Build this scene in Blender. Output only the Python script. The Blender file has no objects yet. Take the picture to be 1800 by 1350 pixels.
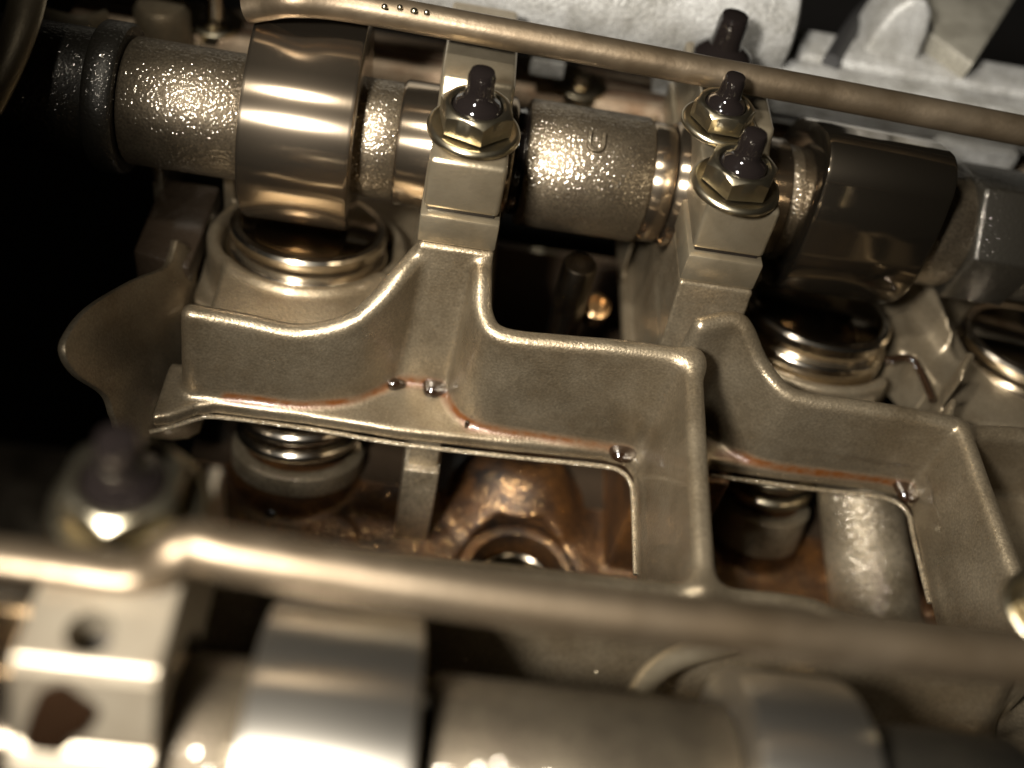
import bpy, bmesh, math, random
import numpy as np
from mathutils import Vector, Matrix

random.seed(7)
rng = np.random.default_rng(7)
U = 0.01                      # all numbers below are centimetres
S = bpy.context.scene
COL = S.collection

# ------------------------------------------------------------------ camera
def _cam_rot(theta=48, rho=7.8, psi=5.4):
    t, r, p = np.radians([theta, rho, psi])
    X = np.array([np.cos(r)*np.cos(p), np.sin(r)*np.cos(p), np.sin(p)])
    e1 = np.array([0, 0, 1.0]) - X*X[2]
    e1 /= np.linalg.norm(e1)
    e2 = np.cross(X, e1)
    Y = np.cos(t)*e1 + np.sin(t)*e2
    return np.stack([X, Y, np.cross(X, Y)], 1)
F = 1850.0                    # focal length in pixels of an 1800 px wide picture
R = _cam_rot()
D = np.array([(540-900)/F, (225-675)/F, 1.0])*20.5
C = -R.T @ D
cam = bpy.data.cameras.new('camera')
cam.sensor_width = 36.0
cam.lens = F/1800*36
cam.clip_start = 0.005
cam.clip_end = 20
cam.dof.use_dof = True
cam.dof.focus_distance = 18.7*U
cam.dof.aperture_fstop = 6.6
cam.dof.aperture_blades = 0
co = bpy.data.objects.new('camera', cam)
COL.objects.link(co)
M3 = Matrix([list(R[0]), list(-R[1]), list(-R[2])]).transposed()
co.matrix_world = Matrix.Translation(Vector(C*U)) @ M3.to_4x4()
S.camera = co

# ------------------------------------------------------------------ world, lamp, exposure
w = bpy.data.worlds.new('World')
S.world = w
w.use_nodes = True
w.node_tree.nodes['Background'].inputs[0].default_value = (1.0, 0.83, 0.58, 1)
w.node_tree.nodes['Background'].inputs[1].default_value = 0.005
S.view_settings.view_transform = 'Standard'
S.view_settings.look = 'None'
S.view_settings.exposure = 0
S.view_settings.gamma = 1
LP = Vector((-5.0, -21.0, 17.6))*U
la = bpy.data.lights.new('work_lamp', 'SPOT')      # a hand lamp aimed to the right: its cone leaves the left edge dark
la.shadow_soft_size = 1.6*U
la.spot_size = math.radians(68)
la.spot_blend = 0.45
la.energy = 9.2
la.color = (1.0, 0.965, 0.91)
lo = bpy.data.objects.new('work_lamp', la)
COL.objects.link(lo)
lo.location = LP
lo.rotation_euler = Vector((1.05, 1.0, -1.0)).to_track_quat('-Z', 'Y').to_euler()

lb = bpy.data.lights.new('overhead_lamp', 'SPOT')      # second, higher lamp: the paired glints on studs and nuts
lb.shadow_soft_size = 1.3*U
lb.spot_size = math.radians(87)
lb.spot_blend = 0.25
lb.energy = 3.3
lb.color = (1.0, 0.95, 0.86)
lob = bpy.data.objects.new('overhead_lamp', lb)
COL.objects.link(lob)
lob.location = Vector((-4.0, -8.5, 24.0))*U
lob.rotation_euler = Vector((1.0, 0.9, -1.0)).to_track_quat('-Z', 'Y').to_euler()

# ------------------------------------------------------------------ pixel of the photograph -> point on a plane of the place
def ray(x, y):
    return R.T @ np.array([(x-900)/F, (y-675)/F, 1.0])
def onpl(x, y, p, n):
    v = ray(x, y); n = np.asarray(n, float)
    return C + v*(((np.asarray(p, float)-C) @ n)/(v @ n))
def az(x, y, z): return onpl(x, y, (0, 0, z), (0, 0, 1))
def ay(x, y, Y): return onpl(x, y, (0, Y, 0), (0, 1, 0))
def ax_(x, y, X): return onpl(x, y, (X, 0, 0), (1, 0, 0))

# ------------------------------------------------------------------ materials
MATS = {}
def mat(name, col, rough=0.4, metal=1.0, grain=0.0, gscale=900, var=0.0, col2=None, vscale=60,
        aniso=0.0, spec=0.5, coat=0.0, pits=0.0, pscale=350, speck=0.0, rvar=0.0, streak=False, wide=0.0, glint=0.0, glscale=1400, stain=False, gmix=0.3, gcol=None):
    m = bpy.data.materials.new(name); m.use_nodes = True
    N = m.node_tree.nodes; L = m.node_tree.links
    b = N['Principled BSDF']
    b.inputs['Base Color'].default_value = (*col, 1)
    b.inputs['Roughness'].default_value = rough
    b.inputs['Metallic'].default_value = metal
    b.inputs['Specular IOR Level'].default_value = spec
    b.inputs['Coat Weight'].default_value = coat
    b.inputs['Coat Roughness'].default_value = 0.08
    tc = N.new('ShaderNodeTexCoord')
    src = tc.outputs['Object']
    if aniso:
        b.inputs['Anisotropic'].default_value = aniso
        cx = N.new('ShaderNodeCombineXYZ'); cx.inputs[0].default_value = 1
        L.new(cx.outputs[0], b.inputs['Tangent'])
    def noise(scale, detail=3, rough_=0.6, vec=src):
        n = N.new('ShaderNodeTexNoise'); n.inputs['Scale'].default_value = scale
        n.inputs['Detail'].default_value = detail; n.inputs['Roughness'].default_value = rough_
        L.new(vec, n.inputs['Vector']); return n
    if col2 is not None or var:
        n = noise(vscale, 5, 0.65)
        mp = N.new('ShaderNodeMapRange'); mp.inputs[1].default_value = 0.35; mp.inputs[2].default_value = 0.65
        L.new(n.outputs['Fac'], mp.inputs[0])
        mx = N.new('ShaderNodeMix'); mx.data_type = 'RGBA'
        c2 = col2 if col2 is not None else tuple(c*(1-var) for c in col)
        mx.inputs[6].default_value = (*col, 1); mx.inputs[7].default_value = (*c2, 1)
        L.new(mp.outputs[0], mx.inputs[0]); L.new(mx.outputs[2], b.inputs['Base Color'])
        out = mx
        if speck:
            v = noise(2200, 2, 0.5)
            m2 = N.new('ShaderNodeMapRange'); m2.inputs[1].default_value = 0.3; m2.inputs[2].default_value = 0.75
            m2.inputs[3].default_value = 1-speck; m2.inputs[4].default_value = 1+speck
            L.new(v.outputs['Fac'], m2.inputs[0])
            hs = N.new('ShaderNodeHueSaturation')
            L.new(mx.outputs[2], hs.inputs['Color']); L.new(m2.outputs[0], hs.inputs['Value'])
            L.new(hs.outputs[0], b.inputs['Base Color'])
    if rvar:
        n = noise(vscale*2.3, 4)
        mp = N.new('ShaderNodeMapRange'); mp.inputs[1].default_value = 0.3; mp.inputs[2].default_value = 0.7
        mp.inputs[3].default_value = max(0.03, rough-rvar); mp.inputs[4].default_value = rough+rvar
        L.new(n.outputs['Fac'], mp.inputs[0]); L.new(mp.outputs[0], b.inputs['Roughness'])
    nrm = None
    if streak:
        mpn = N.new('ShaderNodeMapping'); mpn.inputs['Scale'].default_value = (1, 0.02, 0.02)
        L.new(src, mpn.inputs[0])
        n = noise(2600, 2, 0.5, mpn.outputs[0])
        bp = N.new('ShaderNodeBump'); bp.inputs['Strength'].default_value = 0.06; bp.inputs['Distance'].default_value = 0.0001
        L.new(n.outputs['Fac'], bp.inputs['Height']); nrm = bp
    if grain:
        n = noise(gscale, 3, 0.6)
        bp = N.new('ShaderNodeBump'); bp.inputs['Strength'].default_value = grain
        bp.inputs['Distance'].default_value = 0.0004
        L.new(n.outputs['Fac'], bp.inputs['Height'])
        if nrm: L.new(nrm.outputs[0], bp.inputs['Normal'])
        nrm = bp
    if pits:
        n = N.new('ShaderNodeTexVoronoi'); n.inputs['Scale'].default_value = pscale
        L.new(src, n.inputs['Vector'])
        bp = N.new('ShaderNodeBump'); bp.inputs['Strength'].default_value = pits
        bp.inputs['Distance'].default_value = 0.0006
        L.new(n.outputs['Distance'], bp.inputs['Height'])
        if nrm: L.new(nrm.outputs[0], bp.inputs['Normal'])
        nrm = bp
    if nrm: L.new(nrm.outputs[0], b.inputs['Normal'])
    if glint:
        n = N.new('ShaderNodeTexVoronoi'); n.inputs['Scale'].default_value = glscale; n.feature = 'SMOOTH_F1'
        L.new(src, n.inputs['Vector'])
        n2 = noise(glscale*0.5, 2, 0.5)
        ad = N.new('ShaderNodeMath'); ad.operation = 'ADD'
        L.new(n.outputs['Distance'], ad.inputs[0]); L.new(n2.outputs['Fac'], ad.inputs[1])
        bp = N.new('ShaderNodeBump'); bp.inputs['Strength'].default_value = glint; bp.inputs['Distance'].default_value = 0.0004
        L.new(ad.outputs[0], bp.inputs['Height']); L.new(bp.outputs[0], b.inputs['Coat Normal'])
        g = N.new('ShaderNodeBsdfPrincipled'); g.inputs['Metallic'].default_value = 1.0; g.inputs['Roughness'].default_value = 0.13
        g.inputs['Base Color'].default_value = (0.62, 0.55, 0.44, 1) if not gcol else (*gcol, 1)
        L.new(bp.outputs[0], g.inputs['Normal'])
        ms = N.new('ShaderNodeMixShader'); ms.inputs[0].default_value = gmix
        L.new(b.outputs[0], ms.inputs[1]); L.new(g.outputs[0], ms.inputs[2])
        L.new(ms.outputs[0], N['Material Output'].inputs['Surface'])
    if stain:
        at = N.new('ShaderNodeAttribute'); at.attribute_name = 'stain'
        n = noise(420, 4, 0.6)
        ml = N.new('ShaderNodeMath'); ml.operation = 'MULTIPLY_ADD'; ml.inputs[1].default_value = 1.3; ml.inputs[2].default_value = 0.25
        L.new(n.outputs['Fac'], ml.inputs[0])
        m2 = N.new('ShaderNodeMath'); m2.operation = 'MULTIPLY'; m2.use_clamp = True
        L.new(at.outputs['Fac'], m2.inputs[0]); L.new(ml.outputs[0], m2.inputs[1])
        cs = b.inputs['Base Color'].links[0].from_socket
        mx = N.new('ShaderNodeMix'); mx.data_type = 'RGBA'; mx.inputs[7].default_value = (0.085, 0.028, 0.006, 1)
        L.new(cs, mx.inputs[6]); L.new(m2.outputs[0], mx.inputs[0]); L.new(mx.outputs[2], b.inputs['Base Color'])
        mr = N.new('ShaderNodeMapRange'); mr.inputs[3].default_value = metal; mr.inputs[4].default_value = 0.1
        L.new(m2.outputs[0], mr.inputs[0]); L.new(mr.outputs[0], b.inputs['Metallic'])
    if wide:
        b2 = N.new('ShaderNodeBsdfPrincipled'); b2.inputs['Base Color'].default_value = (*[c*0.55 for c in col], 1)
        b2.inputs['Metallic'].default_value = 0.8; b2.inputs['Roughness'].default_value = 0.55
        ms = N.new('ShaderNodeMixShader'); ms.inputs[0].default_value = wide
        L.new(b.outputs[0], ms.inputs[1]); L.new(b2.outputs[0], ms.inputs[2])
        L.new(ms.outputs[0], N['Material Output'].inputs['Surface'])
    MATS[name] = m
    return m

CAST = mat('oiled_cast_aluminium', (0.236, 0.191, 0.126), 0.36, 0.76, grain=0.26, gscale=1900, col2=(0.155, 0.117, 0.07), vscale=55, speck=0.22, rvar=0.09, coat=0.25, stain=True)
CAPB = mat('bright_machined_aluminium', (0.36, 0.305, 0.22), 0.40, 0.7, grain=0.12, gscale=1800, col2=(0.26, 0.21, 0.145), vscale=90)
CAPM = mat('machined_aluminium', (0.32, 0.265, 0.178), 0.34, 0.82, grain=0.12, gscale=1800, col2=(0.23, 0.185, 0.118), vscale=60, rvar=0.06, coat=0.2)
BROWN = mat('varnished_casting', (0.085, 0.033, 0.006), 0.5, 0.2, grain=0.6, gscale=1800, col2=(0.008, 0.005, 0.003), vscale=105, speck=0.8, coat=0.1, glint=1.0, glscale=1500, gmix=0.11, gcol=(0.75, 0.42, 0.15))
SHADED = mat('shade_black_casting', (0.03, 0.02, 0.012), 0.3, 0.2, grain=0.8, gscale=600, coat=0.5)  # near-black casting colour with the deep shade painted in
GREYC = mat('grey_sparkling_casting', (0.36, 0.295, 0.20), 0.42, 0.7, grain=0.5, gscale=1700, col2=(0.18, 0.14, 0.085), vscale=80, speck=0.5, coat=0.2, glint=0.8, glscale=2300, gmix=0.14)
SHAFT = mat('rough_forged_steel', (0.125, 0.098, 0.063), 0.5, 0.85, grain=0.25, gscale=2200, col2=(0.075, 0.057, 0.036), vscale=120, speck=0.3, coat=0.2, glint=0.8, glscale=1500, gmix=0.15)
GROUND = mat('ground_steel', (0.34, 0.27, 0.19), 0.2, 1.0, aniso=0.85, streak=True, wide=0.1)
GROUNDB = mat('highlight_ground_steel', (0.66, 0.60, 0.50), 0.3, 1.0, aniso=0.75, streak=True, wide=0.12)  # lighter copy of the ground steel, blown-out highlight put into the colour
DARKG = mat('dark_ground_steel', (0.17, 0.137, 0.095), 0.10, 1.0, aniso=0.3, streak=True, wide=0.10)
SHIM = mat('oil_wet_hardened_steel', (0.20, 0.165, 0.12), 0.14, 1.0, rvar=0.04)
CHROME = mat('polished_steel', (0.70, 0.62, 0.50), 0.17, 1.0, rvar=0.03)
ZINC = mat('zinc_plated_steel', (0.46, 0.40, 0.285), 0.28, 1.0, grain=0.05, col2=(0.33, 0.28, 0.18), vscale=120)
BLACKS = mat('oily_black_steel', (0.006, 0.0045, 0.004), 0.06, 0.0, spec=0.6, coat=0.3, grain=0.1, gscale=500)
OILMET = mat('oily_dark_machined_steel', (0.17, 0.14, 0.10), 0.22, 1.0, grain=0.1, gscale=500, rvar=0.06)
SHAFTN = mat('darker_forged_steel', (0.10, 0.08, 0.052), 0.55, 0.8, grain=0.25, gscale=2200, col2=(0.06, 0.046, 0.03), vscale=120, speck=0.3, coat=0.1, glint=1.0, glscale=560, gmix=0.06)
BLACKSH = mat('blackened_shaft', (0.02, 0.017, 0.012), 0.45, 0.6, grain=0.25, gscale=1500, coat=0.2, glint=0.8, glscale=1400, gmix=0.03)
TUBE = mat('drawn_steel_tube', (0.145, 0.11, 0.071), 0.42, 0.8, grain=0.12, gscale=900, col2=(0.095, 0.068, 0.04), vscale=60, rvar=0.08)
COPPER = mat('warm_flattened_steel', (0.72, 0.56, 0.43), 0.3, 0.9, grain=0.08)
OIL = mat('engine_oil', (0.012, 0.006, 0.003), 0.03, 0.0, spec=0.8, coat=1.0)
STAIN = mat('varnish_stain', (0.17, 0.065, 0.016), 0.25, 0.0, coat=0.6, grain=0.3, gscale=900, col2=(0.09, 0.03, 0.008), vscale=160)
WHITE = mat('bare_cast_aluminium', (0.37, 0.36, 0.335), 0.45, 0.3, grain=0.9, gscale=1100, col2=(0.21, 0.20, 0.175), vscale=110, speck=0.35)
GREYB = mat('grey_cast_bracket', (0.27, 0.25, 0.20), 0.45, 0.4, grain=0.9, gscale=1000, col2=(0.17, 0.155, 0.12), vscale=140, speck=0.35)
RAIL = mat('sealed_gasket_rail', (0.36, 0.285, 0.195), 0.40, 0.2, coat=0.3, grain=0.3, gscale=700, col2=(0.19, 0.12, 0.07), vscale=110, speck=0.35)
SEAL = mat('brown_sealant', (0.18, 0.10, 0.055), 0.35, 0.0, grain=0.6, gscale=500, col2=(0.07, 0.035, 0.02), vscale=180, coat=0.3)
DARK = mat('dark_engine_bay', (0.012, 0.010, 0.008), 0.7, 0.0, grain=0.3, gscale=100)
RUBBER = mat('black_rubber', (0.015, 0.014, 0.013), 0.5, 0.0, grain=0.1)
BRONZE = mat('bronze_bush', (0.34, 0.22, 0.11), 0.25, 1.0, grain=0.3, gscale=600)

# ------------------------------------------------------------------ object helpers
def root(name, label, cat, loc, group=None):
    o = bpy.data.objects.new(name, None); COL.objects.link(o)
    o.empty_display_size = 0.01
    o.location = Vector(loc)*U
    o['label'] = label; o['category'] = cat
    if group: o['group'] = group
    return o
def tag(o, label=None, cat=None, group=None, kind=None):
    if label: o['label'] = label
    if cat: o['category'] = cat
    if group: o['group'] = group
    if kind: o['kind'] = kind
    return o

class MB:
    def __init__(s): s.v = []; s.f = []
    def add(s, V, Fc):
        n = len(s.v)
        s.v += [tuple(map(float, p)) for p in V]
        s.f += [tuple(i+n for i in f) for f in Fc]
        return s
    def box(s, x0, x1, y0, y1, z0, z1):
        V = [(x, y, z) for z in (z0, z1) for y in (y0, y1) for x in (x0, x1)]
        return s.add(V, [(0, 2, 3, 1), (4, 5, 7, 6), (0, 1, 5, 4), (2, 6, 7, 3), (0, 4, 6, 2), (1, 3, 7, 5)])
    def prism(s, poly, a, b, axis='x'):
        """polygon in the other two axes extruded from a to b"""
        def P(p, t):
            if axis == 'x': return (t, p[0], p[1])
            if axis == 'z': return (p[0], p[1], t)
            return (p[0], t, p[1])
        n = len(poly)
        V = [P(p, a) for p in poly] + [P(p, b) for p in poly]
        Fc = [tuple(range(n))[::-1], tuple(range(n, 2*n))]
        for i in range(n): j = (i+1) % n; Fc.append((i, j, n+j, n+i))
        return s.add(V, Fc)
    def lathe(s, prof, base, axis=(0, 0, 1), n=40, close=True):
        """prof: list of (radius, height along the axis)"""
        a = Vector(axis).normalized()
        u = a.orthogonal().normalized(); v = a.cross(u)
        B = Vector(base); V = []; Fc = []
        for (r, h) in prof:
            for k in range(n):
                t = 2*math.pi*k/n
                V.append(B + a*h + u*(r*math.cos(t)) + v*(r*math.sin(t)))
        for i in range(len(prof)-1):
            for k in range(n):
                k2 = (k+1) % n
                Fc.append((i*n+k, i*n+k2, (i+1)*n+k2, (i+1)*n+k))
        if close:
            Fc.append(tuple(range(n))[::-1])
            Fc.append(tuple((len(prof)-1)*n+k for k in range(n)))
        return s.add(V, Fc)
    def sweep(s, pts, rad, n=14, up=(0, 0, 1), caps=True):
        """rad: one radius, or per point (side, up) radii"""
        P = [Vector(p) for p in pts]; m = len(P); V = []; Fc = []
        prev = None
        for i, p in enumerate(P):
            t = (P[min(i+1, m-1)]-P[max(i-1, 0)]).normalized()
            upv = Vector(up)
            sd = t.cross(upv)
            if sd.length < 0.05: sd = t.orthogonal()
            sd.normalize(); uu = sd.cross(t)
            rr = rad[i] if isinstance(rad, list) else rad
            ra, rb = rr if isinstance(rr, (list, tuple)) else (rr, rr)
            for k in range(n):
                a = 2*math.pi*k/n
                V.append(p + sd*(ra*math.cos(a)) + uu*(rb*math.sin(a)))
        for i in range(m-1):
            for k in range(n):
                k2 = (k+1) % n
                Fc.append((i*n+k, i*n+k2, (i+1)*n+k2, (i+1)*n+k))
        if caps:
            Fc.append(tuple(range(n))[::-1]); Fc.append(tuple((m-1)*n+k for k in range(n)))
        return s.add(V, Fc)
    def build(s, name, material, parent=None, bevel=0.0, seg=2, smooth=True, angle=35):
        o0 = np.array(parent_loc(parent))/U if parent else np.zeros(3)
        me = bpy.data.meshes.new(name)
        bm = bmesh.new()
        vs = [bm.verts.new(((p[0]-o0[0])*U, (p[1]-o0[1])*U, (p[2]-o0[2])*U)) for p in s.v]
        for f in s.f:
            try: bm.faces.new([vs[i] for i in f])
            except ValueError: pass
        bmesh.ops.recalc_face_normals(bm, faces=bm.faces)
        if bevel:
            es = [e for e in bm.edges if len(e.link_faces) == 2 and e.calc_face_angle(0) > math.radians(angle)]
            bmesh.ops.bevel(bm, geom=es, offset=bevel*U, segments=seg, affect='EDGES', profile=0.5, clamp_overlap=True)
        bm.normal_update()
        for f in bm.faces: f.smooth = smooth
        for e in bm.edges:
            if len(e.link_faces) == 2 and e.calc_face_angle(0) > math.radians(40): e.smooth = False
        bm.to_mesh(me); bm.free()
        me.materials.append(material)
        o = bpy.data.objects.new(name, me); COL.objects.link(o)
        if parent: o.parent = parent
        return o
def parent_loc(p):
    v = Vector((0, 0, 0))
    while p is not None: v = v + p.location; p = p.parent
    return v

# ------------------------------------------------------------------ cast shapes: distance fields meshed with surface nets
class Field:
    def __init__(s, lo, hi, h):
        s.h = h; s.lo = np.array(lo, float)
        s.n = [int(math.ceil((hi[i]-lo[i])/h))+1 for i in range(3)]
        s.x, s.y, s.z = [(s.lo[i]+h*np.arange(s.n[i])).astype(np.float32) for i in range(3)]
        s.X2, s.Y2 = np.meshgrid(s.x, s.y, indexing='ij')
        s.d = np.full(s.n, 5.0, np.float32)
    def win(s, b):
        sl = []
        for i, a in enumerate((s.x, s.y, s.z)):
            i0 = int(np.clip(np.searchsorted(a, b[2*i]), 0, len(a)-1)); i1 = int(np.clip(np.searchsorted(a, b[2*i+1]), 1, len(a)))
            sl.append(slice(i0, i1))
        return tuple(sl)
    def union(s, sl, f, k=0.15):
        a = s.d[sl]
        hh = np.clip(0.5+0.5*(a-f)/k, 0, 1)
        s.d[sl] = a*(1-hh)+f*hh-k*hh*(1-hh)
    def cut(s, sl, f, k=0.1):
        a = s.d[sl]; g = -f
        hh = np.clip(0.5-0.5*(a-g)/k, 0, 1)
        s.d[sl] = a*(1-hh)+g*hh+k*hh*(1-hh)
    def poly2(s, poly, sl, sx=0.0, sy=0.0):
        X = s.X2[sl[0], sl[1]]; Y = s.Y2[sl[0], sl[1]]
        P = np.asarray(poly, np.float32); n = len(P)
        dm = np.full(X.shape, 1e6, np.float32); ins = np.zeros(X.shape, bool)
        for i in range(n):
            a = P[i]; b = P[(i+1) % n]; e = b-a
            t = np.clip(((X-a[0])*e[0]+(Y-a[1])*e[1])/(e@e+1e-12), 0, 1)
            dm = np.minimum(dm, (X-a[0]-t*e[0])**2+(Y-a[1]-t*e[1])**2)
            c = ((a[1] > Y) != (b[1] > Y)) & (X < (b[0]-a[0])*(Y-a[1])/(b[1]-a[1]+1e-12)+a[0])
            ins ^= c
        return np.where(ins, -np.sqrt(dm), np.sqrt(dm))
    def prism(s, poly, z0, z1, r=0.1, draft=0.0, k=0.15, cut=False, pad=0.5, top=None):
        """upright prism on a footprint; draft widens it downwards; top(X, Y) may replace z1"""
        P = np.asarray(poly); zt = z1 if top is None else z1
        sl = s.win((P[:, 0].min()-pad, P[:, 0].max()+pad, P[:, 1].min()-pad, P[:, 1].max()+pad, z0-pad, zt+pad))
        d2 = s.poly2(P, sl)[:, :, None]
        z = s.z[sl[2]][None, None, :]
        zz = top(s.X2[sl[0], sl[1]], s.Y2[sl[0], sl[1]])[:, :, None] if top is not None else z1
        d2 = d2 + draft*(z-z0)
        dz = np.maximum(z-zz, z0-z)
        a = d2+r; b = dz+r
        f = np.minimum(np.maximum(a, b), 0)+np.sqrt(np.maximum(a, 0)**2+np.maximum(b, 0)**2)-r
        (s.cut if cut else s.union)(sl, f.astype(np.float32), k)
    def wall(s, line, half, z0, ztop, r=0.1, draft=0.0, k=0.15, pad=0.7):
        """wall along a polyline of (x, y, top z)"""
        P = np.asarray(smoothpts(line, 5), np.float32)
        sl = s.win((P[:, 0].min()-pad, P[:, 0].max()+pad, P[:, 1].min()-pad, P[:, 1].max()+pad, z0-pad, P[:, 2].max()+pad))
        X = s.X2[sl[0], sl[1]]; Y = s.Y2[sl[0], sl[1]]
        dm = np.full(X.shape, 1e6, np.float32); zt = np.zeros(X.shape, np.float32)
        for i in range(len(P)-1):
            a = P[i, :2]; e = P[i+1, :2]-a
            t = np.clip(((X-a[0])*e[0]+(Y-a[1])*e[1])/(e@e), 0, 1)
            q = (X-a[0]-t*e[0])**2+(Y-a[1]-t*e[1])**2
            m = q < dm
            dm = np.where(m, q, dm); zt = np.where(m, P[i, 2]+t*(P[i+1, 2]-P[i, 2]), zt)
        d2 = (np.sqrt(dm)-half)[:, :, None]
        z = s.z[sl[2]][None, None, :]
        zz = zt[:, :, None]
        d2 = d2+draft*(z-zz)
        dz = np.maximum(z-zz, z0-z)
        a = d2+r; b = dz+r
        f = np.minimum(np.maximum(a, b), 0)+np.sqrt(np.maximum(a, 0)**2+np.maximum(b, 0)**2)-r
        s.union(sl, f.astype(np.float32), k)
    def cyl(s, base, axis, r, h0, h1, rd=0.08, k=0.15, cut=False, pad=0.6, cone=0.0):
        a = np.asarray(axis, float); a /= np.linalg.norm(a); b = np.asarray(base, float)
        e = np.abs(r)+0.3
        q = np.array([b+a*h0, b+a*h1])
        lo = q.min(0)-e-pad; hi = q.max(0)+e+pad
        sl = s.win((lo[0], hi[0], lo[1], hi[1], lo[2], hi[2]))
        X = s.x[sl[0]][:, None, None]-b[0]; Y = s.y[sl[1]][None, :, None]-b[1]; Z = s.z[sl[2]][None, None, :]-b[2]
        t = X*a[0]+Y*a[1]+Z*a[2]
        rr = np.sqrt(np.maximum((X-t*a[0])**2+(Y-t*a[1])**2+(Z-t*a[2])**2, 1e-9))
        A = rr-(r-cone*(t-h0))+rd; B = np.maximum(t-h1, h0-t)+rd
        f = np.minimum(np.maximum(A, B), 0)+np.sqrt(np.maximum(A, 0)**2+np.maximum(B, 0)**2)-rd
        (s.cut if cut else s.union)(sl, f.astype(np.float32), k)
    def mesh(s, name, material, parent=None, stain=None):
        d = s.d
        d[0], d[-1], d[:, 0], d[:, -1], d[:, :, 0], d[:, :, -1] = 1, 1, 1, 1, 1, 1
        ins = d < 0
        nx, ny, nz = d.shape
        cnt = np.zeros((nx-1, ny-1, nz-1), np.uint8)
        for i in (0, 1):
            for j in (0, 1):
                for k in (0, 1): cnt += ins[i:nx-1+i, j:ny-1+j, k:nz-1+k]
        act = np.argwhere((cnt > 0) & (cnt < 8))
        idx = np.full(cnt.shape, -1, np.int32)
        idx[act[:, 0], act[:, 1], act[:, 2]] = np.arange(len(act))
        acc = np.zeros((len(act), 3), np.float32); num = np.zeros(len(act), np.float32)
        cs = [(i, j, k) for i in (0, 1) for j in (0, 1) for k in (0, 1)]
        val = {c: d[act[:, 0]+c[0], act[:, 1]+c[1], act[:, 2]+c[2]] for c in cs}
        for c in cs:
            for ax in range(3):
                if c[ax]: continue
                e = list(c); e[ax] = 1; e = tuple(e)
                m = (val[c] < 0) != (val[e] < 0)
                t = val[c]/(val[c]-val[e]+1e-12)
                p = np.tile(np.array(c, np.float32), (len(act), 1)); p[:, ax] += t
                acc[m] += p[m]; num[m] += 1
        V = (act+acc/num[:, None])*s.h+s.lo
        quads = []
        for ax in range(3):
            o1, o2 = [(1, 2), (2, 0), (0, 1)][ax]
            lo = [slice(1, -1)]*3; lo[ax] = slice(0, -1)
            hi = [slice(1, -1)]*3; hi[ax] = slice(1, None)
            A = ins[tuple(lo)]; B = ins[tuple(hi)]
            for flip, mm in ((False, A & ~B), (True, ~A & B)):
                g = np.argwhere(mm)
                off = np.array([1, 1, 1]); off[ax] = 0
                g = g+off
                e1 = np.zeros(3, int); e1[o1] = 1
                e2 = np.zeros(3, int); e2[o2] = 1
                q = [g-e1-e2, g-e2, g, g-e1]
                q = np.stack([idx[a[:, 0], a[:, 1], a[:, 2]] for a in q], 1)
                quads.append(q[:, ::-1] if flip else q)
        Q = np.concatenate(quads)
        Q = Q[(Q >= 0).all(1)]
        o0 = np.array(parent_loc(parent))/U if parent else np.zeros(3)
        me = bpy.data.meshes.new(name)
        me.vertices.add(len(V)); me.vertices.foreach_set('co', ((V-o0)*U).astype(np.float32).ravel())
        me.loops.add(Q.size); me.loops.foreach_set('vertex_index', Q.astype(np.int32).ravel())
        me.polygons.add(len(Q)); me.polygons.foreach_set('loop_start', np.arange(0, Q.size, 4, dtype=np.int32))
        me.polygons.foreach_set('use_smooth', np.ones(len(Q), bool))
        me.update()
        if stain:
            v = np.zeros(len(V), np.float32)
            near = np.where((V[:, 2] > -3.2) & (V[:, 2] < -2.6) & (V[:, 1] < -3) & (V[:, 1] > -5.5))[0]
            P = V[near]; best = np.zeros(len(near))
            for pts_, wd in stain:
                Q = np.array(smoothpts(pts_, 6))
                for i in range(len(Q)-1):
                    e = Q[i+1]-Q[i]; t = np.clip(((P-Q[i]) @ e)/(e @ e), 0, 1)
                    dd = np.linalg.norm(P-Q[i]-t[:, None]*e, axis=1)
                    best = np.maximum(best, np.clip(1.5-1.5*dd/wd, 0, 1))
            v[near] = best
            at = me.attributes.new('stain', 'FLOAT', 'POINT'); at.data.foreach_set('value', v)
        me.materials.append(material)
        o = bpy.data.objects.new(name, me); COL.objects.link(o)
        if parent: o.parent = parent
        return o

def smoothpts(P, n=8):
    P = [np.array(p, float) for p in P]; out = []
    for i in range(len(P)-1):
        a = P[max(i-1, 0)]; b = P[i]; c_ = P[i+1]; d = P[min(i+2, len(P)-1)]
        for k in range(n):
            t = k/n
            out.append(0.5*((2*b)+(-a+c_)*t+(2*a-5*b+4*c_-d)*t*t+(-a+3*b-3*c_+d)*t**3))
    out.append(P[-1]); return out
def smooth_closed(P):
    return [tuple(p) for p in smoothpts(P, 5)]
def XY(px, z): return [tuple(az(x, y, z)[:2]) for x, y in px]

# ------------------------------------------------------------------ surface far below
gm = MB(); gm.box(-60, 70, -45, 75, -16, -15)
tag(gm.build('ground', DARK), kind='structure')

# ------------------------------------------------------------------ the cylinder head casting
AL = math.radians(12)
AXV = np.array([0, math.sin(AL), math.cos(AL)])          # bucket axis of the far bank
AXF = np.array([0, -math.sin(AL), math.cos(AL)])         # of the near bank
YF = -12.25                                               # near camshaft
BUCK = [(0.17, -0.05), (11.05, -0.3), (16.0, -0.4)]
head = root('cylinder_head', 'oily tan cast aluminium cylinder head with walled pockets and open windows', 'cylinder head', (5, -5, -7))

cf = Field((-5.6, -15.5, -3.7), (18.5, 5.2, 0.25), 0.05)
ZL = -3.0
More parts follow.
